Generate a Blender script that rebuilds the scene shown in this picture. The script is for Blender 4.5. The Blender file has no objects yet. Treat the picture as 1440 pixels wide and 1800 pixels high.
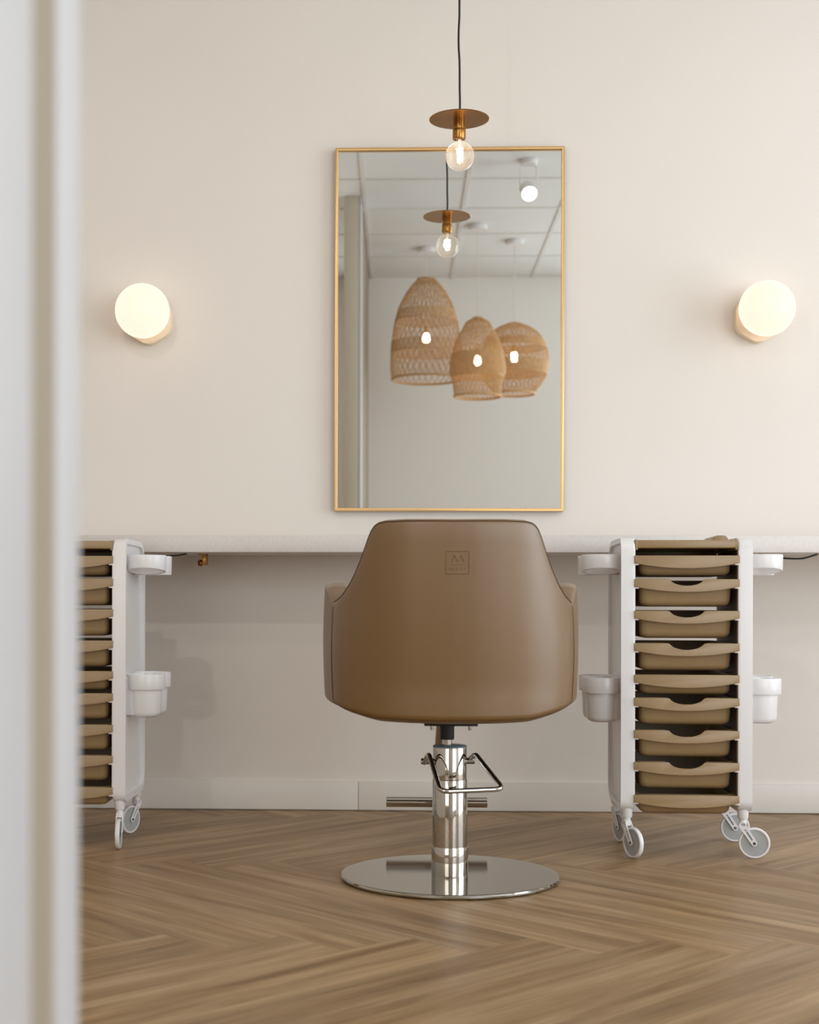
import bpy, bmesh, math, random
from mathutils import Vector, Matrix
from math import sin, cos, pi, radians, sqrt

sc = bpy.context.scene
COL = sc.collection
random.seed(7)

# ------------------------------------------------------------------ camera
EYE = 0.70
YAW = math.atan(0.0378)
cd = bpy.data.cameras.new('camera')
cd.sensor_fit = 'HORIZONTAL'
cd.sensor_width = 24.0
cd.lens = 42.0                      # 2520 px focal length on a 1440 px wide frame
cd.shift_x = (720 - 605) / 1440
cd.shift_y = (1055 - 900) / 1440
cd.clip_start = 0.02
cd.dof.use_dof = True
cd.dof.focus_distance = 4.0
cd.dof.aperture_fstop = 3.2
cam = bpy.data.objects.new('camera', cd)
COL.objects.link(cam)
cam.location = (0, 0, EYE)
cam.rotation_euler = (Matrix.Rotation(YAW, 3, 'Z') @ Matrix.Rotation(radians(90), 3, 'X') @ Matrix.Rotation(0.002, 3, 'Z')).to_euler()
sc.camera = cam

# ------------------------------------------------------------------ exposure, world, daylight, added fill
sc.view_settings.view_transform = 'Standard'
sc.view_settings.look = 'None'
sc.view_settings.gamma = 1.0
sc.view_settings.use_curve_mapping = False
sc.view_settings.exposure = -0.50
sc.cycles.caustics_reflective = False
sc.cycles.sample_clamp_indirect = 6.0
sc.cycles.max_bounces = 10
sc.cycles.diffuse_bounces = 6
sc.cycles.glossy_bounces = 6
sc.cycles.transparent_max_bounces = 24

world = bpy.data.worlds.new('sky')
sc.world = world
world.use_nodes = True
bgn = world.node_tree.nodes['Background']
bgn.inputs[0].default_value = (0.80, 0.90, 1.0, 1)
bgn.inputs[1].default_value = 2.0

D = 4.775          # wall behind the counter
CEIL = 3.10
XL, XR = -2.80, 3.95
YF = -1.17         # wall behind the photographer

def area_light(name, loc, direction, sx, sy, power, color):
    l = bpy.data.lights.new(name, 'AREA')
    l.shape = 'RECTANGLE'; l.size = sx; l.size_y = sy
    l.energy = power; l.color = color
    o = bpy.data.objects.new(name, l)
    COL.objects.link(o)
    o.location = loc
    o.rotation_euler = Vector(direction).to_track_quat('-Z', 'Z').to_euler()
    return o

WIN_Y0, WIN_Y1, WIN_Z0, WIN_Z1 = 0.90, 4.10, 0.12, 2.75
area_light('window_daylight', (XR - 0.02, (WIN_Y0 + WIN_Y1) / 2, (WIN_Z0 + WIN_Z1) / 2), (-1, 0, 0),
           WIN_Y1 - WIN_Y0 - 0.1, WIN_Z1 - WIN_Z0 - 0.1, 118, (0.86, 0.94, 1.0))
F_X0, F_X1 = 1.55, 3.75
area_light('added_front_fill', ((F_X0 + F_X1) / 2, YF + 0.02, (WIN_Z0 + WIN_Z1) / 2), (0, 1, 0), F_X1 - F_X0 - 0.1, WIN_Z1 - WIN_Z0 - 0.1, 95, (0.86, 0.94, 1.0))  # added fill that carries the sheen across the chair back; its window is invented
# added frontal fill left of the inner wall; the wall behind it has no glazing
area_light('added_left_fill', (-1.6, YF + 0.06, 1.5), (0, 1, 0), 2.2, 2.4, 52, (0.96, 0.96, 0.92))

SPOTS = [  # x, y, power, aim
    (0.705, 1.66, 22, (0.9, 4.7, 0.6)),
    (-0.95, 0.85, 56, (-0.4, 4.7, 0.3)),
    (-1.40, 3.80, 3, (-1.0, 4.75, 1.4)),
    (1.27, 3.80, 3, (1.2, 4.75, 1.4)),
]

# ------------------------------------------------------------------ materials
def srgb(r, g, b):
    f = lambda c: ((c / 255 + 0.055) / 1.055) ** 2.4 if c / 255 > 0.04045 else c / 255 / 12.92
    return (f(r), f(g), f(b), 1)

def mat(name, color, rough=0.5, metal=0.0, spec=0.5, bump=0.0, bscale=200.0, vary=0.0, vscale=6.0,
        coat=0.0, emit=None, estr=0.0, aniso=0.0, sheen=0.0, subsurf=0.0):
    m = bpy.data.materials.new(name)
    m.use_nodes = True
    nt = m.node_tree
    p = nt.nodes['Principled BSDF']
    p.inputs['Base Color'].default_value = color
    p.inputs['Roughness'].default_value = rough
    p.inputs['Metallic'].default_value = metal
    p.inputs['Specular IOR Level'].default_value = spec
    p.inputs['Coat Weight'].default_value = coat
    p.inputs['Anisotropic'].default_value = aniso
    p.inputs['Sheen Weight'].default_value = sheen
    p.inputs['Sheen Roughness'].default_value = 0.5
    p.inputs['Coat Roughness'].default_value = 0.42
    if emit:
        p.inputs['Emission Color'].default_value = emit
        p.inputs['Emission Strength'].default_value = estr
    tc = nt.nodes.new('ShaderNodeTexCoord')
    if vary > 0:
        n = nt.nodes.new('ShaderNodeTexNoise'); n.inputs['Scale'].default_value = vscale
        n.inputs['Detail'].default_value = 4
        nt.links.new(tc.outputs['Object'], n.inputs['Vector'])
        mx = nt.nodes.new('ShaderNodeMix'); mx.data_type = 'RGBA'
        mx.inputs['A'].default_value = tuple(c * (1 - vary) for c in color[:3]) + (1,)
        mx.inputs['B'].default_value = tuple(min(1, c * (1 + vary)) for c in color[:3]) + (1,)
        nt.links.new(n.outputs['Fac'], mx.inputs['Factor'])
        nt.links.new(mx.outputs['Result'], p.inputs['Base Color'])
    if bump > 0:
        n2 = nt.nodes.new('ShaderNodeTexNoise'); n2.inputs['Scale'].default_value = bscale
        n2.inputs['Detail'].default_value = 3
        nt.links.new(tc.outputs['Object'], n2.inputs['Vector'])
        b = nt.nodes.new('ShaderNodeBump'); b.inputs['Strength'].default_value = bump
        b.inputs['Distance'].default_value = 0.002
        nt.links.new(n2.outputs['Fac'], b.inputs['Height'])
        nt.links.new(b.outputs['Normal'], p.inputs['Normal'])
    return m

def clear_glass(name, tint=(0.98, 0.98, 0.97, 1), refl=1.0, milky=0.0):
    m = bpy.data.materials.new(name); m.use_nodes = True
    nt = m.node_tree
    for n in list(nt.nodes): nt.nodes.remove(n)
    out = nt.nodes.new('ShaderNodeOutputMaterial')
    t = nt.nodes.new('ShaderNodeBsdfTransparent'); t.inputs[0].default_value = tint
    g = nt.nodes.new('ShaderNodeBsdfGlossy'); g.inputs['Roughness'].default_value = 0.02
    f = nt.nodes.new('ShaderNodeLayerWeight'); f.inputs['Blend'].default_value = 0.25
    mm = nt.nodes.new('ShaderNodeMath'); mm.operation = 'MULTIPLY'; mm.inputs[1].default_value = refl
    mx = nt.nodes.new('ShaderNodeMixShader')
    nt.links.new(f.outputs['Facing'], mm.inputs[0]); nt.links.new(mm.outputs[0], mx.inputs[0])
    nt.links.new(t.outputs[0], mx.inputs[1]); nt.links.new(g.outputs[0], mx.inputs[2])
    if milky:
        tr = nt.nodes.new('ShaderNodeBsdfTranslucent'); tr.inputs[0].default_value = (.95, .92, .88, 1)
        m2 = nt.nodes.new('ShaderNodeMixShader'); m2.inputs[0].default_value = milky
        nt.links.new(mx.outputs[0], m2.inputs[1]); nt.links.new(tr.outputs[0], m2.inputs[2])
        mx = m2
    nt.links.new(mx.outputs[0], out.inputs[0])
    return m

M = {}
M['wall'] = mat('wall_paint', srgb(228, 221, 213), 0.75, spec=0.25, bump=0.12, bscale=90, vary=0.012, vscale=2)
M['wall_cool'] = mat('cool_white_paint', srgb(240, 239, 237), 0.75, spec=0.25, bump=0.12, bscale=90)
M['end_paint'] = mat('beige_end_paint', srgb(206, 197, 180), 0.6)
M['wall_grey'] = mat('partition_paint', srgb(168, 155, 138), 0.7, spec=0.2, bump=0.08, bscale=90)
M['trim'] = mat('trim_white', srgb(204, 204, 206), 0.45, spec=0.4)
M['base'] = mat('baseboard_paint', srgb(226, 220, 212), 0.45, spec=0.4)
M['ceil'] = mat('ceiling_tile', srgb(230, 231, 231), 0.9, spec=0.1, bump=0.3, bscale=120)
M['tbar'] = mat('ceiling_bar', srgb(222, 220, 217), 0.5)
M['gold'] = mat('brushed_brass_frame', srgb(214, 175, 120), 0.34, metal=0.75, spec=0.5, bump=0.05, bscale=300)
M['brass'] = mat('aged_brass', srgb(168, 122, 64), 0.27, metal=1.0, vary=0.08, vscale=30)
M['mirror'] = mat('mirror_silver', srgb(241, 244, 242), 0.0, metal=1.0)
M['white_pl'] = mat('white_plastic', srgb(229, 227, 227), 0.28, spec=0.5, vary=0.01)
M['taupe'] = mat('taupe_plastic', srgb(150, 124, 86), 0.38, spec=0.6, vary=0.02, bump=0.06, bscale=400)
M['taupe_dark'] = mat('taupe_inner_plastic', srgb(92, 72, 50), 0.5, spec=0.3)
M['tyre_grey'] = mat('wheel_grey', srgb(168, 170, 170), 0.4)
M['steel_dark'] = mat('steel_axle', srgb(120, 122, 122), 0.3, metal=1.0)
M['chrome'] = mat('chrome', srgb(196, 192, 186), 0.04, metal=1.0)
M['steel'] = mat('polished_steel', srgb(186, 182, 174), 0.07, metal=1.0)
M['black'] = mat('black_metal', srgb(18, 18, 20), 0.4)
M['cap_grey'] = mat('grey_rubber_cap', srgb(128, 142, 146), 0.45)
M['cable'] = mat('black_cord', srgb(22, 20, 18), 0.6)
M['cord_w'] = mat('white_cord', srgb(225, 220, 214), 0.6)
M['leather'] = mat('taupe_leather', srgb(108, 73, 2), 0.50, spec=1.0, bump=0.10, bscale=700, vary=0.03, vscale=9, coat=0.8, sheen=0.03)
M['seam'] = mat('dark_seam', srgb(60, 38, 12), 0.7)
M['emboss'] = mat('embossed_leather', srgb(112, 80, 40), 0.6, spec=0.3)
M['globe'] = mat('opal_glass_lit', srgb(120, 112, 100), 0.3, spec=0.2, emit=(1.0, 0.77, 0.62, 1), estr=1.6)
M['lampbase'] = mat('lamp_base_cream', srgb(240, 222, 194), 0.5)
M['filament'] = mat('lit_filament', (1, 0.8, 0.5, 1), 0.5, emit=(1.0, 0.76, 0.50, 1), estr=60)
M['bulbcore'] = mat('lit_bulb', (1, 0.9, 0.8, 1), 0.5, emit=(1.0, 0.80, 0.58, 1), estr=42)
M['spotface'] = mat('lit_spot_lens', (1, 1, 1, 1), 0.5, emit=(1.0, 0.98, 0.94, 1), estr=7)
M['bulbglass'] = clear_glass('clear_bulb_glass', (0.97, 0.96, 0.94, 1), 0.45, 0.06)
M['winglass'] = clear_glass('window_glass', refl=0.3)
M['rattan'] = mat('woven_rattan', srgb(205, 166, 118), 0.65, vary=0.25, vscale=25)
M['hole'] = mat('engraved_dark', srgb(120, 112, 104), 0.6)

# quartz worktop
def quartz():
    m = mat('speckled_quartz', srgb(205, 196, 190), 0.35, spec=0.5)
    nt = m.node_tree; p = nt.nodes['Principled BSDF']
    tc = nt.nodes.new('ShaderNodeTexCoord')
    v = nt.nodes.new('ShaderNodeTexVoronoi'); v.inputs['Scale'].default_value = 220
    n = nt.nodes.new('ShaderNodeTexNoise'); n.inputs['Scale'].default_value = 90; n.inputs['Detail'].default_value = 3
    r = nt.nodes.new('ShaderNodeValToRGB')
    r.color_ramp.elements[0].position = 0.35; r.color_ramp.elements[0].color = srgb(218, 210, 205)
    r.color_ramp.elements[1].position = 0.62; r.color_ramp.elements[1].color = srgb(223, 216, 212)
    r2 = nt.nodes.new('ShaderNodeValToRGB')
    r2.color_ramp.elements[0].position = 0.0; r2.color_ramp.elements[0].color = (1, 1, 1, 1)
    r2.color_ramp.elements[1].position = 0.25; r2.color_ramp.elements[1].color = (0.90, 0.90, 0.90, 1)
    mx = nt.nodes.new('ShaderNodeMix'); mx.data_type = 'RGBA'; mx.blend_type = 'MULTIPLY'; mx.inputs['Factor'].default_value = 0.5
    nt.links.new(tc.outputs['Object'], v.inputs['Vector']); nt.links.new(tc.outputs['Object'], n.inputs['Vector'])
    nt.links.new(n.outputs['Fac'], r.inputs[0]); nt.links.new(v.outputs['Color'], r2.inputs[0])
    nt.links.new(r.outputs[0], mx.inputs['A']); nt.links.new(r2.outputs[0], mx.inputs['B'])
    nt.links.new(mx.outputs['Result'], p.inputs['Base Color'])
    return m
M['quartz'] = quartz()

def wood():
    m = bpy.data.materials.new('oak_herringbone'); m.use_nodes = True
    nt = m.node_tree; p = nt.nodes['Principled BSDF']
    N = nt.nodes.new; L = nt.links.new
    uv = N('ShaderNodeUVMap'); uv.uv_map = 'grain'
    at = N('ShaderNodeAttribute'); at.attribute_name = 'plank'
    sep = N('ShaderNodeSeparateColor'); L(at.outputs['Color'], sep.inputs[0])
    # shift each plank's grain
    off = N('ShaderNodeVectorMath'); off.operation = 'SCALE'; off.inputs['Scale'].default_value = 37.0
    L(at.outputs['Color'], off.inputs[0])
    add = N('ShaderNodeVectorMath'); add.operation = 'ADD'
    L(uv.outputs[0], add.inputs[0]); L(off.outputs[0], add.inputs[1])
    mp = N('ShaderNodeMapping'); mp.inputs['Scale'].default_value = (0.75, 10.0, 1)
    L(add.outputs[0], mp.inputs[0])
    n1 = N('ShaderNodeTexNoise'); n1.inputs['Scale'].default_value = 1.6; n1.inputs['Detail'].default_value = 8
    n1.inputs['Roughness'].default_value = 0.62; n1.inputs['Distortion'].default_value = 0.6
    L(mp.outputs[0], n1.inputs['Vector'])
    mp2 = N('ShaderNodeMapping'); mp2.inputs['Scale'].default_value = (2.6, 130.0, 1)
    L(add.outputs[0], mp2.inputs[0])
    n2 = N('ShaderNodeTexNoise'); n2.inputs['Scale'].default_value = 1.5; n2.inputs['Detail'].default_value = 4
    L(mp2.outputs[0], n2.inputs['Vector'])
    mp3 = N('ShaderNodeMapping'); mp3.inputs['Scale'].default_value = (0.9, 6.0, 1)
    L(add.outputs[0], mp3.inputs[0])
    n3 = N('ShaderNodeTexNoise'); n3.inputs['Scale'].default_value = 1.0; n3.inputs['Detail'].default_value = 3
    L(mp3.outputs[0], n3.inputs['Vector'])
    r = N('ShaderNodeValToRGB')
    e = r.color_ramp.elements
    e[0].position = 0.30; e[0].color = srgb(118, 86, 52)
    e[1].position = 0.72; e[1].color = srgb(183, 155, 121)
    a = e.new(0.42); a.color = srgb(148, 117, 80)
    b = e.new(0.54); b.color = srgb(167, 136, 99)
    L(n1.outputs['Fac'], r.inputs[0])
    # fine pores
    r2 = N('ShaderNodeMapRange'); r2.inputs['From Min'].default_value = 0.35; r2.inputs['From Max'].default_value = 0.65
    r2.inputs['To Min'].default_value = 0.76; r2.inputs['To Max'].default_value = 1.10
    L(n2.outputs['Fac'], r2.inputs[0])
    r3 = N('ShaderNodeMapRange'); r3.inputs['From Min'].default_value = 0.3; r3.inputs['From Max'].default_value = 0.7
    r3.inputs['To Min'].default_value = 0.86; r3.inputs['To Max'].default_value = 1.12
    L(n3.outputs['Fac'], r3.inputs[0])
    pv = N('ShaderNodeMapRange'); pv.inputs['To Min'].default_value = 0.92; pv.inputs['To Max'].default_value = 1.06
    L(sep.outputs[0], pv.inputs[0])
    m1 = N('ShaderNodeMath'); m1.operation = 'MULTIPLY'; L(r2.outputs[0], m1.inputs[0]); L(r3.outputs[0], m1.inputs[1])
    m2 = N('ShaderNodeMath'); m2.operation = 'MULTIPLY'; L(m1.outputs[0], m2.inputs[0]); L(pv.outputs[0], m2.inputs[1])
    # fine joint between the planks
    uv2 = N('ShaderNodeUVMap'); uv2.uv_map = 'edge'
    sx = N('ShaderNodeSeparateXYZ'); L(uv2.outputs[0], sx.inputs[0])
    mn = N('ShaderNodeMath'); mn.operation = 'MINIMUM'; L(sx.outputs[0], mn.inputs[0]); L(sx.outputs[1], mn.inputs[1])
    ed = N('ShaderNodeMapRange'); ed.inputs['From Min'].default_value = 0.0; ed.inputs['From Max'].default_value = 0.0016
    ed.inputs['To Min'].default_value = 0.86; ed.inputs['To Max'].default_value = 1.0
    L(mn.outputs[0], ed.inputs[0])
    m3 = N('ShaderNodeMath'); m3.operation = 'MULTIPLY'; L(m2.outputs[0], m3.inputs[0]); L(ed.outputs[0], m3.inputs[1])
    vs = N('ShaderNodeVectorMath'); vs.operation = 'SCALE'
    L(r.outputs[0], vs.inputs[0]); L(m3.outputs[0], vs.inputs['Scale'])
    L(vs.outputs[0], p.inputs['Base Color'])
    p.inputs['Roughness'].default_value = 0.42
    p.inputs['Specular IOR Level'].default_value = 0.45
    bp = N('ShaderNodeBump'); bp.inputs['Strength'].default_value = 0.25; bp.inputs['Distance'].default_value = 0.0012
    L(n2.outputs['Fac'], bp.inputs['Height']); L(bp.outputs['Normal'], p.inputs['Normal'])
    return m
M['wood'] = wood()

# ------------------------------------------------------------------ mesh helpers
def merge(dst, src):
    me = bpy.data.meshes.new('tmp'); src.to_mesh(me); src.free()
    dst.from_mesh(me); bpy.data.meshes.remove(me)

def add_box(bm, x0, x1, y0, y1, z0, z1, bev=0.0, seg=2, rot=None):
    t = bmesh.new()
    bmesh.ops.create_cube(t, size=1.0)
    for v in t.verts:
        v.co = Vector(((x0 + x1) / 2 + v.co.x * (x1 - x0), (y0 + y1) / 2 + v.co.y * (y1 - y0), (z0 + z1) / 2 + v.co.z * (z1 - z0)))
    if bev > 0:
        bmesh.ops.bevel(t, geom=list(t.edges), offset=bev, segments=seg, affect='EDGES', profile=0.5)
    if rot is not None:
        bmesh.ops.transform(t, matrix=rot, verts=t.verts)
    merge(bm, t)

def frames(pts, closed=False):
    out = []
    n = len(pts)
    up = Vector((0, 0, 1))
    prev = None
    for i in range(n):
        a = pts[(i - 1) % n] if (closed or i > 0) else pts[i]
        b = pts[(i + 1) % n] if (closed or i < n - 1) else pts[i]
        t = (b - a).normalized()
        if prev is None:
            ref = up if abs(t.dot(up)) < 0.9 else Vector((0, 1, 0))
            s = t.cross(ref).normalized()
        else:
            s = (prev - t * prev.dot(t)).normalized()
        prev = s
        out.append((t, s, t.cross(s).normalized()))
    return out

def add_tube(bm, pts, r, seg=10, closed=False, caps=True):
    pts = [Vector(p) for p in pts]
    rr = r if isinstance(r, (list, tuple)) else [r] * len(pts)
    fr = frames(pts, closed)
    rings = []
    for p, (t, s, u), q in zip(pts, fr, rr):
        rings.append([bm.verts.new(p + s * (cos(2 * pi * k / seg) * q) + u * (sin(2 * pi * k / seg) * q)) for k in range(seg)])
    n = len(rings)
    for i in range(n if closed else n - 1):
        A, B = rings[i], rings[(i + 1) % n]
        for k in range(seg):
            bm.faces.new((A[k], A[(k + 1) % seg], B[(k + 1) % seg], B[k]))
    if caps and not closed:
        bm.faces.new(list(reversed(rings[0]))); bm.faces.new(rings[-1])

def smooth_path(pts, sub=6, closed=False):
    """Catmull-Rom through the points"""
    P = [Vector(p) for p in pts]; n = len(P); out = []
    m = n if closed else n - 1
    for i in range(m):
        p0 = P[(i - 1) % n] if (closed or i > 0) else P[0] * 2 - P[1]
        p1 = P[i]; p2 = P[(i + 1) % n]
        p3 = P[(i + 2) % n] if (closed or i + 2 < n) else P[-1] * 2 - P[-2]
        for k in range(sub):
            t = k / sub
            out.append(0.5 * ((2 * p1) + (p2 - p0) * t + (2 * p0 - 5 * p1 + 4 * p2 - p3) * t * t + (3 * p1 - p0 - 3 * p2 + p3) * t ** 3))
    if not closed: out.append(P[-1])
    return out

def fillet_path(pts, r, seg=6):
    """polyline with rounded corners"""
    P = [Vector(p) for p in pts]; out = [P[0]]
    for i in range(1, len(P) - 1):
        a = (P[i - 1] - P[i]); b = (P[i + 1] - P[i])
        d = min(r, a.length * 0.49, b.length * 0.49)
        A = P[i] + a.normalized() * d; B = P[i] + b.normalized() * d
        for k in range(seg + 1):
            t = k / seg
            out.append(A * (1 - t) ** 2 + P[i] * 2 * t * (1 - t) + B * t * t)
    out.append(P[-1])
    return out

def add_lathe(bm, prof, c=(0, 0, 0), seg=32, axis='Z', cap=True, mtx=None):
    """profile of (radius, height), spun about the axis"""
    t = bmesh.new()
    rings = []
    for r, z in prof:
        if r < 1e-6:
            rings.append([t.verts.new((0, 0, z))])
        else:
            rings.append([t.verts.new((r * cos(2 * pi * k / seg), r * sin(2 * pi * k / seg), z)) for k in range(seg)])
    for A, B in zip(rings, rings[1:]):
        for k in range(seg):
            k2 = (k + 1) % seg
            if len(A) == 1 and len(B) == 1: continue
            if len(A) == 1: t.faces.new((A[0], B[k2], B[k]))
            elif len(B) == 1: t.faces.new((A[k], A[k2], B[0]))
            else: t.faces.new((A[k], A[k2], B[k2], B[k]))
    if cap:
        if len(rings[0]) > 1: t.faces.new(list(reversed(rings[0])))
        if len(rings[-1]) > 1: t.faces.new(rings[-1])
    R = {'Z': Matrix.Identity(4), 'X': Matrix.Rotation(pi / 2, 4, 'Y'), 'Y': Matrix.Rotation(-pi / 2, 4, 'X')}[axis]
    bmesh.ops.transform(t, matrix=Matrix.Translation(c) @ (mtx or Matrix.Identity(4)) @ R, verts=t.verts)
    bmesh.ops.recalc_face_normals(t, faces=t.faces)
    merge(bm, t)

def add_prism(bm, poly, a0, a1, plane='YZ', bev=0.0, seg=2, caps='ab'):
    """polygon extruded along the remaining axis"""
    t = bmesh.new()
    def P(u, v, a):
        return {'YZ': (a, u, v), 'XZ': (u, a, v), 'XY': (u, v, a)}[plane]
    A = [t.verts.new(P(u, v, a0)) for u, v in poly]
    B = [t.verts.new(P(u, v, a1)) for u, v in poly]
    n = len(poly)
    for k in range(n):
        t.faces.new((A[k], A[(k + 1) % n], B[(k + 1) % n], B[k]))
    fa = t.faces.new(list(reversed(A))); fb = t.faces.new(B)
    if bev > 0:
        ed = (list(fa.edges) if 'a' in caps else []) + (list(fb.edges) if 'b' in caps else [])
        bmesh.ops.bevel(t, geom=ed, offset=bev, segments=seg, affect='EDGES', profile=0.5)
    bmesh.ops.recalc_face_normals(t, faces=t.faces)
    merge(bm, t)

def add_ring_prism(bm, outer, inner, a0, a1, plane='YZ', bev=0.0):
    t = bmesh.new()
    def P(u, v, a):
        return {'YZ': (a, u, v), 'XZ': (u, a, v), 'XY': (u, v, a)}[plane]
    n = len(outer)
    O0 = [t.verts.new(P(u, v, a0)) for u, v in outer]; O1 = [t.verts.new(P(u, v, a1)) for u, v in outer]
    I0 = [t.verts.new(P(u, v, a0)) for u, v in inner]; I1 = [t.verts.new(P(u, v, a1)) for u, v in inner]
    sharp = []
    for k in range(n):
        j = (k + 1) % n
        t.faces.new((O0[k], O0[j], O1[j], O1[k])); t.faces.new((I0[j], I0[k], I1[k], I1[j]))
        t.faces.new((O0[j], O0[k], I0[k], I0[j])); t.faces.new((O1[k], O1[j], I1[j], I1[k]))
        if bev > 0:
            for a, b in ((O0[k], O0[j]), (O1[k], O1[j]), (I0[k], I0[j]), (I1[k], I1[j])):
                sharp.append(t.edges.get((a, b)))
    if bev > 0:
        bmesh.ops.bevel(t, geom=sharp, offset=bev, segments=2, affect='EDGES', profile=0.5)
    bmesh.ops.recalc_face_normals(t, faces=t.faces)
    merge(bm, t)

def round_rect(x0, x1, y0, y1, r, seg=6):
    rs = r if isinstance(r, (tuple, list)) else (r,) * 4       # bl, br, tr, tl
    out = []
    for (cx, cy, a, q) in ((x0 + rs[0], y0 + rs[0], pi, rs[0]), (x1 - rs[1], y0 + rs[1], 1.5 * pi, rs[1]),
                           (x1 - rs[2], y1 - rs[2], 0, rs[2]), (x0 + rs[3], y1 - rs[3], 0.5 * pi, rs[3])):
        for k in range(seg + 1):
            b = a + 0.5 * pi * k / seg
            out.append((cx + q * cos(b), cy + q * sin(b)))
    return out

def obj(name, bm, m, parent=None, loc=None, angle=38, mods=None):
    me = bpy.data.meshes.new(name)
    bm.normal_update()
    bm.to_mesh(me); bm.free()
    for p in me.polygons: p.use_smooth = True
    me.set_sharp_from_angle(angle=radians(angle))
    me.materials.append(m)
    o = bpy.data.objects.new(name, me)
    COL.objects.link(o)
    if parent is not None: o.parent = parent
    if loc is not None: o.location = loc
    return o

def tag(o, label, cat, group=None):
    o['label'] = label; o['category'] = cat
    if group: o['group'] = group
    return o

def struct(name, bm, m, parent=None, **k):
    o = obj(name, bm, m, parent, **k)
    if parent is None: o['kind'] = 'structure'
    return o

def thing(name, label, cat, loc=(0, 0, 0), rz=0.0, group=None):
    o = bpy.data.objects.new(name, None); COL.objects.link(o)
    o.empty_display_size = 0.1
    o.location = loc; o.rotation_euler = (0, 0, rz)
    return tag(o, label, cat, group)

def children(o): return [c for c in bpy.data.objects if c.parent == o]
def copy_tree(o, parent=None):
    c = o.copy(); COL.objects.link(c); c.parent = parent
    for ch in children(o): copy_tree(ch, c)
    return c

# ================================================================== THE ROOM
# herringbone floor
def floor_mesh():
    bm = bmesh.new()
    uvg = bm.loops.layers.uv.new('grain'); uve = bm.loops.layers.uv.new('edge')
    colr = bm.loops.layers.color.new('plank')
    W, Lp = 0.1795, 1.22
    A0 = Vector((0.017, 2.985))
    p = Vector((1, 1)) / sqrt(2); q = Vector((1, -1)) / sqrt(2)
    def put(p0, p1, q0, q1, along):
        cs = [(p0, q0), (p0, q1), (p1, q1), (p1, q0)]
        pts = [A0 + p * a + q * b for a, b in cs]
        if max(t.x for t in pts) < XL or min(t.x for t in pts) > XR or max(t.y for t in pts) < YF or min(t.y for t in pts) > D: return
        vs = [bm.verts.new((t.x, t.y, 0)) for t in pts]
        f = bm.faces.new(vs)
        c = (random.random(), random.random(), random.random(), 1)
        for l, (a, b) in zip(f.loops, cs):
            ua, ub = (a - p0, b - q0) if along == 'p' else (b - q0, a - p0)
            l[uvg].uv = (ua, ub); l[uve].uv = (ua, ub); l[colr] = c
        if f.normal.z < 0 or True:
            f.normal_update()
            if f.normal.z < 0: f.normal_flip()
    for band in range(-4, 5):
        dp, dq = -Lp * band, Lp * band
        for k in range(-60, 60):
            put(k * W - Lp + dp, k * W + dp, k * W + dq, k * W + W + dq, 'p')
            put(k * W - W + dp, k * W + dp, k * W - Lp + dq, k * W + dq, 'q')
    for co, no in (((XL, 0, 0), (-1, 0, 0)), ((XR, 0, 0), (1, 0, 0)), ((0, YF, 0), (0, -1, 0)), ((0, D, 0), (0, 1, 0))):
        bmesh.ops.bisect_plane(bm, geom=list(bm.verts) + list(bm.edges) + list(bm.faces), plane_co=co, plane_no=no, clear_outer=True)
    return bm
fl = struct('floor', floor_mesh(), M['wood'])

T = 0.12
bm = bmesh.new(); add_box(bm, XL - T, XR + T, D, D + T, 0, CEIL); struct('wall_back', bm, M['wall'])
bm = bmesh.new(); add_box(bm, XL - T, F_X0, YF - T, YF, 0, CEIL); add_box(bm, F_X1, XR + T, YF - T, YF, 0, CEIL)
add_box(bm, F_X0, F_X1, YF - T, YF, 0, WIN_Z0); add_box(bm, F_X0, F_X1, YF - T, YF, WIN_Z1, CEIL); struct('wall_front', bm, M['wall_cool'])
bm = bmesh.new(); add_box(bm, XL - T, XL, YF, D, 0, CEIL); struct('wall_left', bm, M['wall'])
bm = bmesh.new()
add_box(bm, XR, XR + T, YF, WIN_Y0, 0, CEIL); add_box(bm, XR, XR + T, WIN_Y1, D, 0, CEIL)
add_box(bm, XR, XR + T, WIN_Y0, WIN_Y1, 0, WIN_Z0); add_box(bm, XR, XR + T, WIN_Y0, WIN_Y1, WIN_Z1, CEIL)
struct('wall_right', bm, M['wall'])
def window(name, u0, u1, z0, z1, a0, a1, plane, bars):
    bm = bmesh.new()
    add_ring_prism(bm, [(u0, z0), (u1, z0), (u1, z1), (u0, z1)], [(u0 + .05, z0 + .05), (u1 - .05, z0 + .05), (u1 - .05, z1 - .05), (u0 + .05, z1 - .05)], a0, a1, plane)
    for k in range(1, bars):
        u = u0 + (u1 - u0) * k / bars
        if plane == 'YZ': add_box(bm, a0, a1, u - .02, u + .02, z0 + .04, z1 - .04)
        else: add_box(bm, u - .02, u + .02, a0, a1, z0 + .04, z1 - .04)
    w = struct(name, bm, M['trim'])
    bm = bmesh.new(); am = (a0 + a1) / 2
    if plane == 'YZ': add_box(bm, am - .003, am + .003, u0 + .03, u1 - .03, z0 + .03, z1 - .03)
    else: add_box(bm, u0 + .03, u1 - .03, am - .003, am + .003, z0 + .03, z1 - .03)
    obj('window_pane', bm, M['winglass'], w)
window('window_1', WIN_Y0, WIN_Y1, WIN_Z0, WIN_Z1, XR + .02, XR + .08, 'YZ', 3)
window('added_window_2', F_X0, F_X1, WIN_Z0, WIN_Z1, YF - .08, YF - .02, 'XZ', 2)  # second window is unseen, added only to go with the front fill light

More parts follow.
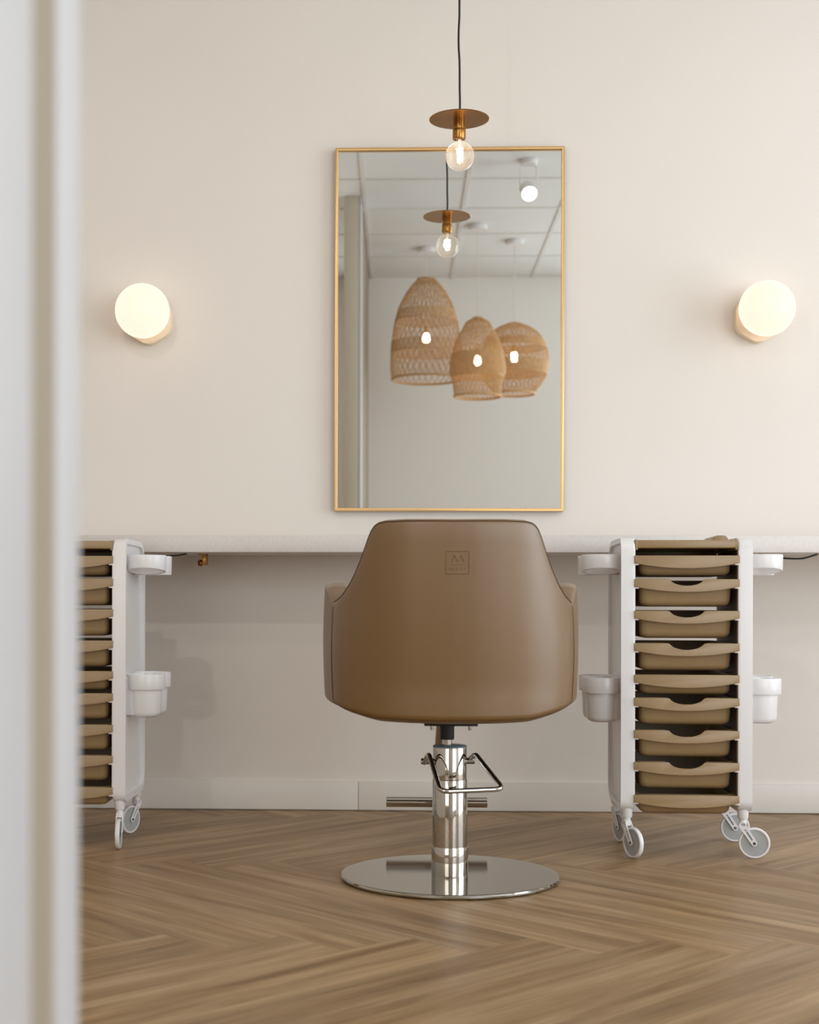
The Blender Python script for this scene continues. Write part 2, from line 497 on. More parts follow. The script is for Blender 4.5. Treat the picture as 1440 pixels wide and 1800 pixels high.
# inner wall beside the photographer, with its two white casing strips
NX = -0.2235
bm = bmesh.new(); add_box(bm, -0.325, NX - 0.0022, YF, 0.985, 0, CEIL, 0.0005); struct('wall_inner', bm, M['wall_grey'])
bm = bmesh.new()
add_box(bm, NX - 0.014, NX, 0.930, 1.0, 0, CEIL, 0.003)
struct('trim_1', bm, M['trim'])
bm = bmesh.new(); add_box(bm, -0.325, NX - 0.014, 0.984, 0.998, 0, CEIL, 0.002); struct('trim_3', bm, M['end_paint'])
bm = bmesh.new(); add_box(bm, NX - 0.014, NX, 0.70, 0.868, 0, CEIL, 0.003); struct('trim_2', bm, M['trim'])

# ceiling with its exposed grid
bm = bmesh.new(); add_box(bm, XL - T, XR + T, YF - T, D + T, CEIL, CEIL + 0.08); ce = struct('ceiling', bm, M['ceil'])
bm = bmesh.new()
for k in range(-5, 7):
    x = -0.205 + 0.597 * k
    if XL < x < XR: add_box(bm, x - .012, x + .012, YF, D, CEIL - .006, CEIL + .001)
for k in range(-8, 12):
    y = 1.33 - 0.612 * k
    if YF < y < D: add_box(bm, XL, XR, y - .012, y + .012, CEIL - .0055, CEIL + .001)
obj('ceiling_grid', bm, M['tbar'], ce)

# baseboards
bm = bmesh.new(); add_box(bm, XL, -0.132, D - .012, D, 0.003, 0.097, 0.002); add_box(bm, -0.131, XR, D - .012, D, 0.003, 0.097, 0.002)
struct('baseboard_back', bm, M['base'])
bm = bmesh.new(); add_box(bm, XL, -0.325, YF, YF + .012, 0, 0.097, 0.002); add_box(bm, NX, XR, YF, YF + .012, 0, 0.097, 0.002); struct('baseboard_front', bm, M['base'])
bm = bmesh.new(); add_box(bm, XR - .012, XR, YF, D, 0, 0.097, 0.002); struct('baseboard_right', bm, M['base'])

# ================================================================== WORKTOP
bm = bmesh.new(); add_box(bm, -2.2, 2.6, 4.39, D, 0.847, 0.899, 0.0015)
ct = tag(obj('worktop', bm, M['quartz']), 'long pale speckled stone worktop fixed along the wall under the mirror', 'worktop')

bm = bmesh.new()
add_box(bm, -0.627, -0.613, 4.56, 4.60, 0.812, 0.847, 0.001)
add_box(bm, -0.640, -0.613, 4.558, 4.602, 0.843, 0.8475, 0.001)
add_lathe(bm, [(0.0, -.008), (.009, -.007), (.0115, 0), (.009, .007), (0, .008)], c=(-0.634, 4.575, 0.818), axis='X', seg=16)
tag(obj('brass_hook', bm, M['brass']), 'small brass hook under the worktop right of the left trolley', 'hook')

bm = bmesh.new()
add_tube(bm, smooth_path([(1.12, 4.50, .846), (1.16, 4.48, .836), (1.20, 4.46, .831), (1.24, 4.46, .831), (1.27, 4.47, .838), (1.30, 4.5, .846)], 5), 0.0028, 8)
tag(obj('power_cable', bm, M['cable']), 'black cable drooping under the worktop right of the right trolley', 'cable')
bm = bmesh.new()
add_tube(bm, smooth_path([(-0.86, 4.52, .846), (-0.80, 4.5, .838), (-0.74, 4.5, .838), (-0.70, 4.5, .840), (-0.67, 4.52, .846)], 5), 0.0022, 8)
tag(obj('power_cable', bm, M['cable']), 'thin dark cable under the worktop between left trolley and brass hook', 'cable')

# ================================================================== MIRROR
MX0, MX1, MZ0, MZ1 = -0.2120, 0.5445, 0.995, 2.1975
mir = thing('wall_mirror', 'tall rectangular wall mirror in a thin brass frame above the worktop', 'mirror', ((MX0 + MX1) / 2, D, (MZ0 + MZ1) / 2))
mir.rotation_euler = (0, 0.0015, 0)
hw, hh = (MX1 - MX0) / 2, (MZ1 - MZ0) / 2
bm = bmesh.new(); fw = 0.0095
add_ring_prism(bm, [(-hw, -hh), (hw, -hh), (hw, hh), (-hw, hh)], [(-hw + fw, -hh + fw), (hw - fw, -hh + fw), (hw - fw, hh - fw), (-hw + fw, hh - fw)], -0.032, -0.001, 'XZ', 0.0012)
obj('frame', bm, M['gold'], mir)
bm = bmesh.new(); add_box(bm, -hw + fw * .6, hw - fw * .6, -0.020, -0.004, -hh + fw * .6, hh - fw * .6)
obj('mirror_glass', bm, M['mirror'], mir)

# ================================================================== WALL LAMPS
def wall_lamp(x, z, gx, label):
    t = thing('wall_lamp', label, 'lamp', (x, D, z), 0, 'globe wall lamps either side of the mirror')
    hexa = []
    ap = 0.0755; R = ap / cos(pi / 6)
    P = [Vector((R * sin(k * pi / 3), R * cos(k * pi / 3), 0)) for k in range(6)]
    for i in range(6):
        a, b, c = P[i - 1], P[i], P[(i + 1) % 6]
        A = b + (a - b).normalized() * 0.024; B = b + (c - b).normalized() * 0.024
        for k in range(7):
            u = k / 6; v = A * (1 - u) ** 2 + b * 2 * u * (1 - u) + B * u * u
            hexa.append((v.x, v.y - .011))
    bm = bmesh.new(); add_prism(bm, hexa, -0.036, 0.0, 'XZ', 0.0025, 2)
    obj('lamp_base', bm, M['lampbase'], t)
    bm = bmesh.new()
    r = 0.0885
    add_lathe(bm, [(r * sin(pi * k / 28) if 0 < k < 28 else 0, -r * cos(pi * k / 28)) for k in range(29)], c=(gx, -0.036 - r + 0.002, 0), axis='Y', seg=48)
    obj('globe', bm, M['globe'], t, angle=80)
wall_lamp(-0.833, 1.643, -.004, 'lit white globe wall lamp left of the mirror')
wall_lamp(1.180, 1.640, .002, 'lit white globe wall lamp right of the mirror')

# ================================================================== BRASS PENDANT
pd = thing('pendant_lamp', 'brass disc pendant lamp with clear bulb and black cord in front of mirror', 'lamp', (0.176, 4.22, 2.113))
bm = bmesh.new()
pth = []
for k in range(24):
    z = 0.004 + (CEIL - 0.012 - 2.113) * k / 23
    pth.append((0.0022 * sin(z * 19) * (1 - k / 26) + 0.0008 * sin(z * 47), 0.001 * sin(z * 13), z))
add_tube(bm, smooth_path(pth, 3), 0.0031, 8)
obj('cord', bm, M['cable'], pd)
bm = bmesh.new(); add_lathe(bm, [(0.0, .028), (.045, .028), (.05, .022), (.05, 0), (0, 0)], c=(0, 0, CEIL - 2.113 - .028)); obj('canopy', bm, M['brass'], pd)
bm = bmesh.new()
add_lathe(bm, [(0, .0045), (.012, .0045), (.05, .0030), (.0875, .0012), (.0885, 0), (.0875, -.0012), (.05, -.0012), (.02, -.0014), (0, -.0014)], seg=64)
obj('disc', bm, M['brass'], pd)
bm = bmesh.new()
add_lathe(bm, [(0, 0), (.0175, 0), (.0178, -.004), (.0178, -.030), (.0190, -.031), (.0195, -.034), (.0195, -.057), (.0175, -.060), (.013, -.060), (.013, -.054), (0, -.054)], seg=32)
obj('socket', bm, M['brass'], pd)
bm = bmesh.new()
R = 0.0425; zc = -0.1085
prof = [(.0115, -.058), (.0120, -.064), (.0150, -.069)]
for k in range(5, 31):
    a = pi * k / 30
    prof.append((max(0, R * sin(a)) if k < 30 else 0, zc + R * cos(a)))
prof = [q for q in prof if True]
add_lathe(bm, prof, seg=48, cap=False)
bulb = obj('bulb', bm, M['bulbglass'], pd, angle=80)
bulb.rotation_euler = (0, radians(-1.2), 0)
bm = bmesh.new()
for k in range(6):
    a = 2 * pi * k / 6 + .3
    add_tube(bm, [(.0085 * cos(a), .0085 * sin(a), -.086), (.0055 * cos(a + .5), .0055 * sin(a + .5), -.122)], 0.0021, 8)
obj('filament', bm, M['filament'], bulb)
bm = bmesh.new()
add_lathe(bm, [(0, -.060), (.005, -.060), (.0035, -.078), (.0015, -.088), (.0010, -.118), (0, -.119)], seg=16)
obj('stem', bm, M['cord_w'], bulb)
l = bpy.data.lights.new('bulb_light', 'POINT'); l.energy = 0.9; l.color = (1, .80, .60); l.shadow_soft_size = .012
lo = bpy.data.objects.new('bulb_light', l); COL.objects.link(lo); lo.parent = pd; lo.location = (0, 0, -.104)

# ================================================================== CEILING SPOTLIGHTS
for i, (x, y, pw, aim) in enumerate(SPOTS):
    lab = ['white ceiling spotlight shining in the upper right of the mirror', 'white ceiling spotlight on the far side of the inner wall',
           'white ceiling spotlight above the left wall lamp', 'white ceiling spotlight above the right wall lamp'][i]
    t = thing('ceiling_spotlight', lab, 'spotlight', (x, y, CEIL), 0, 'ceiling spotlights')
    bm = bmesh.new(); add_lathe(bm, [(0, 0), (.045, 0), (.048, -.004), (.048, -.02), (.044, -.024), (0, -.024)]); obj('canopy', bm, M['white_pl'], t)
    bm = bmesh.new()
    add_tube(bm, fillet_path([(-.046, 0, -.165), (-.046, 0, -.03), (.046, 0, -.03), (.046, 0, -.165)], .02), .0035, 8)
    obj('bracket', bm, M['white_pl'], t)
    d = (Vector(aim) - Vector((x, y, CEIL - .165))).normalized()
    rot = d.to_track_quat('-Z', 'Y').to_matrix().to_4x4()
    bm = bmesh.new()
    add_lathe(bm, [(0, .05), (.034, .05), (.041, .042), (.043, .03), (.043, -.045), (.040, -.045), (.040, -.036), (0, -.036)], c=(0, 0, -.165), mtx=rot)
    hd = obj('spot_head', bm, M['white_pl'], t)
    bm = bmesh.new(); add_lathe(bm, [(0, -.047), (.038, -.045), (.0405, -.040), (0, -.037)], c=(0, 0, -.165), mtx=rot); obj('lens', bm, M['spotface'], hd)
    l = bpy.data.lights.new('spot_beam', 'SPOT'); l.energy = pw; l.color = (1, .965, .91); l.spot_size = radians(95); l.spot_blend = .9; l.shadow_soft_size = .02
    lo = bpy.data.objects.new('spot_beam', l); COL.objects.link(lo); lo.parent = t
    lo.location = Vector((0, 0, -.165)) + d * .055
    lo.rotation_euler = d.to_track_quat('-Z', 'Y').to_euler()

# ================================================================== RATTAN PENDANTS (seen in the mirror)
def rattan(x, y, ztop, zbot, zbulb, prof, label, bands):
    t = thing('rattan_pendant', label, 'lamp', (x, y, zbot), 0, 'rattan pendants reflected in the mirror')
    H = ztop - zbot
    # profile (0..1 from top, radius)
    def rad(f):
        for (a, ra), (b, rb) in zip(prof, prof[1:]):
            if a <= f <= b:
                u = (f - a) / (b - a); return ra + (rb - ra) * u
        return prof[-1][1]
    bm = bmesh.new()
    def P(f, a, k=1.0):
        r = rad(f) * k
        return Vector((r * cos(a), r * sin(a), H * (1 - f)))
    # diagonal cane weave, both hands
    ncol = 34
    for hand in (1, -1):
        for c in range(ncol):
            pts = [P(i / 16, 2 * pi * c / ncol + hand * (i / 16) * 1.5, 1.0 + .004 * hand) for i in range(17)]
            add_tube(bm, pts, 0.0021, 4, caps=False)
    # uprights
    for c in range(28):
        pts = [P(i / 16, 2 * pi * c / 36, 1.0) for i in range(17)]
        add_tube(bm, pts, 0.0014, 4, caps=False)
    # horizontal canes, packed in the dense bands
    f = 0.02
    while f < 1.0:
        dense = any(a < f < b for a, b in bands)
        n = 40
        add_tube(bm, [P(f, 2 * pi * k / n, 1.006) for k in range(n)], 0.0022 if dense else 0.0012, 4, closed=True)
        f += 0.011 if dense else 0.020
    obj('shade', bm, M['rattan'], t)
    n = 48
    for f, rr in ((0.0, .006), (1.0, .008)) + tuple((b[1], .0035) for b in bands if b[1] < 1):
        bm = bmesh.new(); add_tube(bm, [P(f, 2 * pi * k / n, 1.0) for k in range(n)], rr, 8, closed=True)
        obj('hoop', bm, M['rattan'], t)
    bm = bmesh.new(); zb = zbulb - zbot
    add_lathe(bm, [(0, .060), (.013, .060), (.013, .012), (0, .012)], c=(0, 0, zb + .016), seg=20); obj('socket', bm, M['gold'], t)
    bm = bmesh.new(); add_lathe(bm, [(.011, .032), (.014, .026), (.022, .012), (.0245, -.004), (.0225, -.020), (.013, -.032), (0, -.035)], c=(0, 0, zb), seg=24); obj('bulb', bm, M['bulbcore'], t)
    bm = bmesh.new(); add_tube(bm, [(0, 0, zb + .07), (0, 0, CEIL - zbot - .02)], .003, 8); obj('cord', bm, M['cord_w'], t)
    bm = bmesh.new(); add_lathe(bm, [(0, .03), (.055, .03), (.06, .024), (.06, 0), (0, 0)], c=(0, 0, CEIL - zbot - .03)); obj('canopy', bm, M['white_pl'], t)

k1, k2, k3 = .003885, .00365, .00381
def pf(lst, k):
    a, b = lst[0][0], lst[-1][0]
    return [((y - a) / (b - a), r * k) for y, r in lst]
rattan(.187, -.28, 2.890, 2.207, 2.490, pf([(491, 15), (500, 24), (515, 35), (540, 48), (570, 56), (610, 61.5), (640, 62.5), (655, 62), (667, 60)], k1),
       'tall beehive shaped rattan pendant, leftmost of three reflected in the mirror', [(.30, .42), (.62, .74)])
rattan(.505, .31, 2.507, 2.007, 2.237, pf([(560, 8), (566, 20), (580, 27), (595, 36), (615, 43), (640, 48), (655, 49), (668, 44), (685, 42), (697, 41)], k2),
       'small bell shaped rattan pendant, middle of three reflected in the mirror', [(.45, .75)])
rattan(.770, -.09, 2.544, 2.080, 2.325, pf([(571, 12), (575, 25), (585, 40), (600, 52), (620, 59), (638, 60), (660, 57), (675, 49), (688, 38), (693, 36)], k3),
       'round globe shaped rattan pendant, rightmost of three reflected in the mirror', [(.22, .34), (.55, .72)])

# ================================================================== STYLING CHAIR
CX, CY = 0.131, 3.62
chair = thing('styling_chair', 'brown leather salon styling chair on a round chrome pedestal base', 'chair', (CX, CY, 0))
# plan of the shell, right half, from the middle of the back to the tip of the arm
half = [(0, -.290), (.06, -.287), (.12, -.276), (.18, -.252), (.235, -.213), (.270, -.172), (.289, -.135), (.305, -.080), (.315, -.02),
        (.318, .05), (.315, .13), (.306, .20), (.298, .235)]
hp = smooth_path([(a, b, 0) for a, b in half], 8)
plan = [Vector((-v.x, v.y, 0)) for v in reversed(hp[1:])] + hp
NP = len(plan)
SEAM_Y = -.137
ztab = [(0, .887), (.12, .888), (.165, .887), (.180, .884), (.190, .877), (.198, .864), (.205, .845), (.214, .820), (.223, .796), (.236, .767), (.250, .741), (.268, .716), (.289, .700)]
def lerp_tab(tab, x):
    if x <= tab[0][0]: return tab[0][1]
    for (a, va), (b, vb) in zip(tab, tab[1:]):
        if x <= b: return va + (vb - va) * (x - a) / (b - a)
    return tab[-1][1]
def ztop(v):
    if v.y <= SEAM_Y: return lerp_tab(ztab, abs(v.x))
    return lerp_tab([(SEAM_Y, .700), (-.11, .716), (-.07, .735), (-.02, .744), (.08, .745), (.17, .738), (.235, .725)], v.y)
def zbot(v):
    return lerp_tab([(-.29, .411), (-.25, .414), (-.213, .424), (-.137, .440), (.1, .446), (.24, .455)], v.y)
def inward(i):
    a = plan[max(0, i - 1)]; b = plan[min(NP - 1, i + 1)]
    t = (b - a).normalized()
    return Vector((-t.y, t.x, 0))
def recline(v, z):
    w = max(0.0, min(1.0, (-v.y - .08) / .2))
    return -0.055 * w * max(0, z - .48) / .4
TH = 0.058
def ring_at(i, extra=0.0):
    """closed cross section of the shell at plan point i"""
    v = plan[i]; n = inward(i); zt, zb = ztop(v), zbot(v)
    r = 0.014
    tip = min(1.0, (0.235 - v.y) / 0.03 + 0.0)
    th = TH
    pts = []
    # outside, tucked in towards the bottom
    for k in range(7):
        a = pi / 2 * k / 6
        pts.append((.030 * (1 - sin(a)), zb + .022 * (1 - cos(a))))
    H = zt - zb
    for k in range(1, 11):
        f = k / 11
        z = zb + .022 + (H - .022 - r) * f
        pts.append((0.0 - .004 * sin(pi * f), z))
    for k in range(0, 9):
        a = pi * k / 8
        rr = th / 2
        pts.append((rr - rr * cos(a), zt - r + r * (sin(a) ** 0.55)))
    for k in range(1, 7):
        f = k / 7
        pts.append((th, zt - r + (zb + .05 - zt + r) * f))
    pts.append((th, zb + .05)); pts.append((th * .8, zb + .004))
    return [Vector((v.x, v.y, 0)) + n * a + Vector((0, recline(v, z), z)) for a, z in pts]

def shell(i0, i1, cap0, cap1):
    bm = bmesh.new()
    rings = [[bm.verts.new(p) for p in ring_at(i)] for i in range(i0, i1 + 1)]
    m = len(rings[0])
    for A, B in zip(rings, rings[1:]):
        for k in range(m):
            bm.faces.new((A[k], A[(k + 1) % m], B[(k + 1) % m], B[k]))
    def roundcap(R, i, sgn):
        # close the end with shrinking rings
        c = sum((v.co for v in R), Vector()) / m
        t = (plan[i] - plan[i - sgn]).normalized()
        prev = R
        for s, d in ((.97, .008), (.88, .016), (.72, .022), (.45, .026)):
            nr = [bm.verts.new(Vector((c.x + (v.co.x - c.x) * s, c.y + (v.co.y - c.y) * s, c.z + (v.co.z - c.z) * (1 - (1 - s) * .22))) + t * d) for v in R]
            for k in range(m):
                bm.faces.new((prev[k], prev[(k + 1) % m], nr[(k + 1) % m], nr[k]))
            prev = nr
        bm.faces.new(prev)
    if cap0: roundcap(rings[0], i0, -1)
    if cap1: roundcap(rings[-1], i1, 1)
    bmesh.ops.recalc_face_normals(bm, faces=bm.faces)
    return bm
iL = min(range(NP), key=lambda i: (plan[i] - Vector((-.289, -.135, 0))).length)
iR = NP - 1 - iL
back = obj('backrest', shell(iL, iR, False, False), M['leather'], chair, angle=75)
obj('armrest', shell(0, iL, True, False), M['leather'], chair, angle=75)
obj('armrest', shell(iR, NP - 1, False, True), M['leather'], chair, angle=75)
# seams: thin dark tubes lying on the shell
def on_shell(i, z, out=0.0):
    v = plan[i]; n = inward(i); zt, zb = ztop(v), zbot(v)
    f = max(0, min(1, (z - zb - .022) / max(.01, (zt - zb - .042))))
    a = -.004 * sin(pi * f)
    if z < zb + .022:
        q = (z - zb) / .022; a = .030 * (1 - sin(math.acos(max(-1, min(1, 1 - q)))))
    return Vector((v.x, v.y, 0)) + n * (a - out) + Vector((0, recline(v, z), z))
for ii in (iL, iR):
    bm = bmesh.new(); zt = ztop(plan[ii])
    zs = [zbot(plan[ii]) + .002 + (zt - .018 - zbot(plan[ii])) * k / 24 for k in range(25)]
    pts = [on_shell(ii, z, .0002) for z in zs]
    add_tube(bm, pts, 0.0011, 6)
    obj('seam', bm, M['seam'], back)
# seam running along the top edge of the back
bm = bmesh.new()
pts = []
for i in range(iL, iR + 1):
    R = ring_at(i); pts.append(R[18] - inward(i) * .0004)
add_tube(bm, pts, 0.0009, 6); obj('seam', bm, M['seam'], back)
bm = bmesh.new()
pts = [on_shell(i, zbot(plan[i]) + .010, .0004) for i in range(iL, iR + 1)]
add_tube(bm, pts, 0.0007, 6); obj('seam', bm, M['seam'], back)

# embossed emblem: a square frame, an M on a line and the maker's name
def strokes_logo():
    bm = bmesh.new()
    zc, xc = .7865, .004
    def place(u, v):
        x = xc + u; z = zc + v
        # find shell y at this x
        for i in range(NP - 1):
            if plan[i].x <= x <= plan[i + 1].x and plan[i].y < -.2:
                a = on_shell(i, z, .0002); b = on_shell(i + 1, z, .0002)
                t = (x - a.x) / max(1e-6, (b.x - a.x)); return a + (b - a) * t
        return Vector((x, -.29, z))
    def stroke(pts, r):
        P = []
        for (a, b) in zip(pts, pts[1:]):
            for k in range(5):
                t = k / 5; P.append(place(a[0] + (b[0] - a[0]) * t, a[1] + (b[1] - a[1]) * t))
        P.append(place(*pts[-1]))
        add_tube(bm, P, r, 6)
    s = .0262
    stroke([(-s, -s), (s, -s), (s, s * .97), (-s, s * .97), (-s, -s)], .00085)
    stroke([(-.0125, .0005), (-.0070, .0175), (.0010, .0015)], .00075)
    stroke([(.0010, .0015), (.0085, .0175)], .0005)
    stroke([(.0085, .0175), (.0150, .0005)], .00105)
    stroke([(-.0155, -.0045), (.0155, -.0045)], .0005)
    # lettering
    h = .0052; y0 = -.0175; wd = .0036; st = .00038
    G = {'M': [[(0, 0), (0, 1), (.5, .3), (1, 1), (1, 0)]], 'A': [[(0, 0), (.5, 1), (1, 0)], [(.2, .4), (.8, .4)]],
         'L': [[(0, 1), (0, 0), (.9, 0)]], 'E': [[(1, 1), (0, 1), (0, 0), (1, 0)], [(0, .5), (.8, .5)]],
         'T': [[(0, 1), (1, 1)], [(.5, 1), (.5, 0)]], 'I': [[(.5, 1), (.5, 0)]]}
    x = -.0196
    for ch in 'MALETTI':
        for pl in G[ch]:
            stroke([(x + a * wd, y0 + b * h) for a, b in pl], st)
        x += .0058
    return bm
obj('emblem', strokes_logo(), M['emboss'], back)

# seat
inner = []
for i in range(0, NP, 3):
    v = plan[i] + inward(i) * (TH * .9)
    inner.append((v.x, v.y))
bm = bmesh.new()
poly = [(x, y) for x, y in inner] + [(.18, .268), (.08, .28), (-.08, .28), (-.18, .268)]
add_prism(bm, poly, .470, .545, 'XY', .016, 4)
obj('seat_cushion', bm, M['leather'], chair)
bm = bmesh.new()
add_prism(bm, [(x * .80, y * .76) for x, y in poly], .409, .472, 'XY', .012, 3)
obj('seat_base', bm, M['leather'], chair)
# underside hardware
bm = bmesh.new(); add_box(bm, -.066, .066, -.075, .075, .3895, .415, .001)
plate = obj('mounting_plate', bm, M['black'], chair)
for sx in (-1, 1):
    for sy in (-1, 1):
        bm = bmesh.new(); add_lathe(bm, [(0, 0), (.0042, 0), (.0045, .001), (.0045, .013), (0, .013)], c=(sx * .047, sy * .06, .3785), seg=12); obj('bolt', bm, M['chrome'], plate)
bm = bmesh.new(); add_lathe(bm, [(0, .350), (.0175, .350), (.0182, .352), (.0184, .380), (.021, .388), (.028, .3925), (0, .3925)], c=(-.0075, 0, 0), seg=32); obj('swivel_collar', bm, M['black'], chair)
bm = bmesh.new(); add_lathe(bm, [(0, .325), (.0128, .325), (.0128, .352), (0, .352)], c=(-.0075, 0, 0), seg=32); obj('piston', bm, M['chrome'], chair)
bm = bmesh.new()
add_lathe(bm, [(0, .012), (.0458, .012), (.0462, .014), (.0462, .080), (.0455, .082), (.0440, .082), (.0440, .249), (.0436, .2505), (.0428, .2515), (.0428, .330), (.0420, .332), (0, .332)], seg=64)
obj('column', bm, M['chrome'], chair, angle=30)
bm = bmesh.new(); add_lathe(bm, [(0, .331), (.0432, .331), (.0432, .3335), (.040, .3355), (.013, .3365), (0, .3365)], seg=48); obj('column_cap', bm, M['cap_grey'], chair)
bm = bmesh.new()
add_lathe(bm, [(0, 0), (.262, 0), (.272, .002), (.2752, .0055), (.2752, .0085), (.2735, .0112), (.270, .0122), (.268, .0124), (.264, .0124), (0, .0124)], seg=128)
obj('base_plate', bm, M['steel'], chair, angle=30)
# pump lever
lev = fillet_path([(-.064, 0, .290), (-.055, -.038, .320), (-.030, -.215, .2465), (.121, -.180, .2490), (.0625, -.022, .3165), (.050, 0, .300)], .022, 7)
bm = bmesh.new(); add_tube(bm, lev, .0062, 14)
pump = obj('pump_lever', bm, M['chrome'], chair)
bm = bmesh.new(); add_tube(bm, [(-.073, 0, .294), (.062, 0, .296)], .0078, 14); obj('pivot_pin', bm, M['chrome'], pump)
# footrest with its arm
bm = bmesh.new()
add_tube(bm, fillet_path([(-.017, .10, .400), (-.018, .20, .39), (-.018, .36, .300), (-.018, .59, .112)], .05, 6), .012, 14)
foot = obj('footrest_arm', bm, M['chrome'], chair)
bm = bmesh.new(); add_lathe(bm, [(0, -.148), (.0135, -.148), (.0150, -.1465), (.0150, .1465), (.0135, .148), (0, .148)], c=(-.017, .600, .107), axis='X', seg=32)
obj('footrest_bar', bm, M['chrome'], foot)

# ================================================================== DRAWER TROLLEYS
def caster(parent, x, y, ang):
    c = Matrix.Translation((x, y, 0)) @ Matrix.Rotation(ang, 4, 'Z')
    bm = bmesh.new()
    add_lathe(bm, [(0, .108), (.0095, .108), (.0098, .104), (.0098, .085), (0, .083)], seg=20)
    # forked arm reaching to the axle
    for s in (-1, 1):
        y0, y1 = (.0075, .0105) if s > 0 else (-.0105, -.0075)
        a = Vector((-.002, .090)); b = Vector((.030, .042)); dd = (b - a).normalized(); nn = Vector((-dd.y, dd.x))
        pts = []
        for k in range(9):
            t = pi / 2 + pi * k / 8; pts.append(tuple(a + dd * (cos(t) * .0095) + nn * (sin(t) * .0095)))
        for k in range(9):
            t = -pi / 2 + pi * k / 8; pts.append(tuple(b + dd * (cos(t) * .0078) + nn * (sin(t) * .0078)))
        slot = []
        for k in range(9):
            t = pi / 2 + pi * k / 8; slot.append(tuple(a + dd * (.014 + cos(t) * .0022) + nn * (sin(t) * .0022)))
        for k in range(9):
            t = -pi / 2 + pi * k / 8; slot.append(tuple(b + dd * (-.012 + cos(t) * .0022) + nn * (sin(t) * .0022)))
        add_ring_prism(bm, pts, slot, y0, y1, 'XZ', 0)
    add_box(bm, -.009, .009, -.0105, .0105, .086, .099, .003)
    bmesh.ops.transform(bm, matrix=c, verts=bm.verts)
    ca = obj('caster', bm, M['white_pl'], parent)
    wx, wz = .030, .0422
    bm = bmesh.new()
    add_lathe(bm, [(.0362, -.0060), (.0400, -.0060), (.0418, -.0040), (.0422, 0), (.0418, .0040), (.0400, .0060), (.0362, .0060), (.0355, 0), (.0362, -.0060)],
              c=(wx, 0, wz), axis='Y', seg=48, cap=False)
    bmesh.ops.transform(bm, matrix=c, verts=bm.verts)
    obj('tyre', bm, M['white_pl'], ca)
    bm = bmesh.new(); add_lathe(bm, [(0, -.0042), (.0362, -.0042), (.0362, .0042), (0, .0042)], c=(wx, 0, wz), axis='Y', seg=40)
    bmesh.ops.transform(bm, matrix=c, verts=bm.verts)
    obj('wheel_disc', bm, M['tyre_grey'], ca)
    bm = bmesh.new(); add_lathe(bm, [(0, -.0118), (.0042, -.0112), (.0042, .0112), (0, .0118)], c=(wx, 0, wz), axis='Y', seg=16)
    bmesh.ops.transform(bm, matrix=c, verts=bm.verts)
    obj('axle', bm, M['steel_dark'], ca)

def tray_bm(w0, w1, d0, d1, h, notch=False, r=.022, t=.0025):
    """open tray, top at z=0, w0/d0 at the bottom and w1/d1 at the top"""
    bm = bmesh.new()
    loops = []
    NX_ = (-.060, -.052, -.046, -.040, -.034, -.026, -.013, 0, .013, .026, .034, .040, .046, .052, .060)
    def lp(w, d, z, rr):
        q = round_rect(-w / 2, w / 2, -d / 2, d / 2, rr, 5)
        q = q[:6] + [(a, -d / 2) for a in NX_] + q[6:]
        out = []
        for a, b in q:
            zz = z
            if notch and z > -.001 and b < -d / 2 + .001 and abs(a) < .0525:
                zz = z - .0185 * min(1, (.0525 - abs(a)) / .017) ** .8
            out.append(bm.verts.new((a, b, zz)))
        return out
    br = min(.018, h * .4)
    for k in range(5):
        a = pi / 2 * k / 4
        s = br * (1 - sin(a))
        loops.append(lp(w0 - 2 * s, d0 - 2 * s, -h + br * (1 - cos(a)), max(.004, r - s * .5)))
    loops.append(lp(w1, d1, 0, r))
    loops.append(lp(w1 - 2 * t, d1 - 2 * t, 0, r - t))
    for k in range(4, -1, -1):
        a = pi / 2 * k / 4
        s = br * (1 - sin(a)) + t
        loops.append(lp(w0 - 2 * s, d0 - 2 * s, -h + t + br * (1 - cos(a)), max(.003, r - s * .5)))
    n = len(loops[0])
    for A, B in zip(loops, loops[1:]):
        for k in range(n): bm.faces.new((A[k], A[(k + 1) % n], B[(k + 1) % n], B[k]))
    bm.faces.new(list(reversed(loops[0]))); bm.faces.new(loops[-1])
    bmesh.ops.recalc_face_normals(bm, faces=bm.faces)
    return bm

HW, HD = 0.176, 0.165           # half width and half depth of the body
TOPZ = .872
DR = [(.823, 0), (.759, 1), (.673, 1), (.585, 1), (.499, 0), (.4365, 1), (.3485, 1), (.262, 1), (.173, 0)]

def side_profile(ins=0.0):
    return round_rect(-HD + ins, HD - ins, .128 + ins, TOPZ - ins, (max(.004, .03 - ins), max(.004, .055 - ins), max(.004, .085 - ins), max(.004, .035 - ins)), 8)

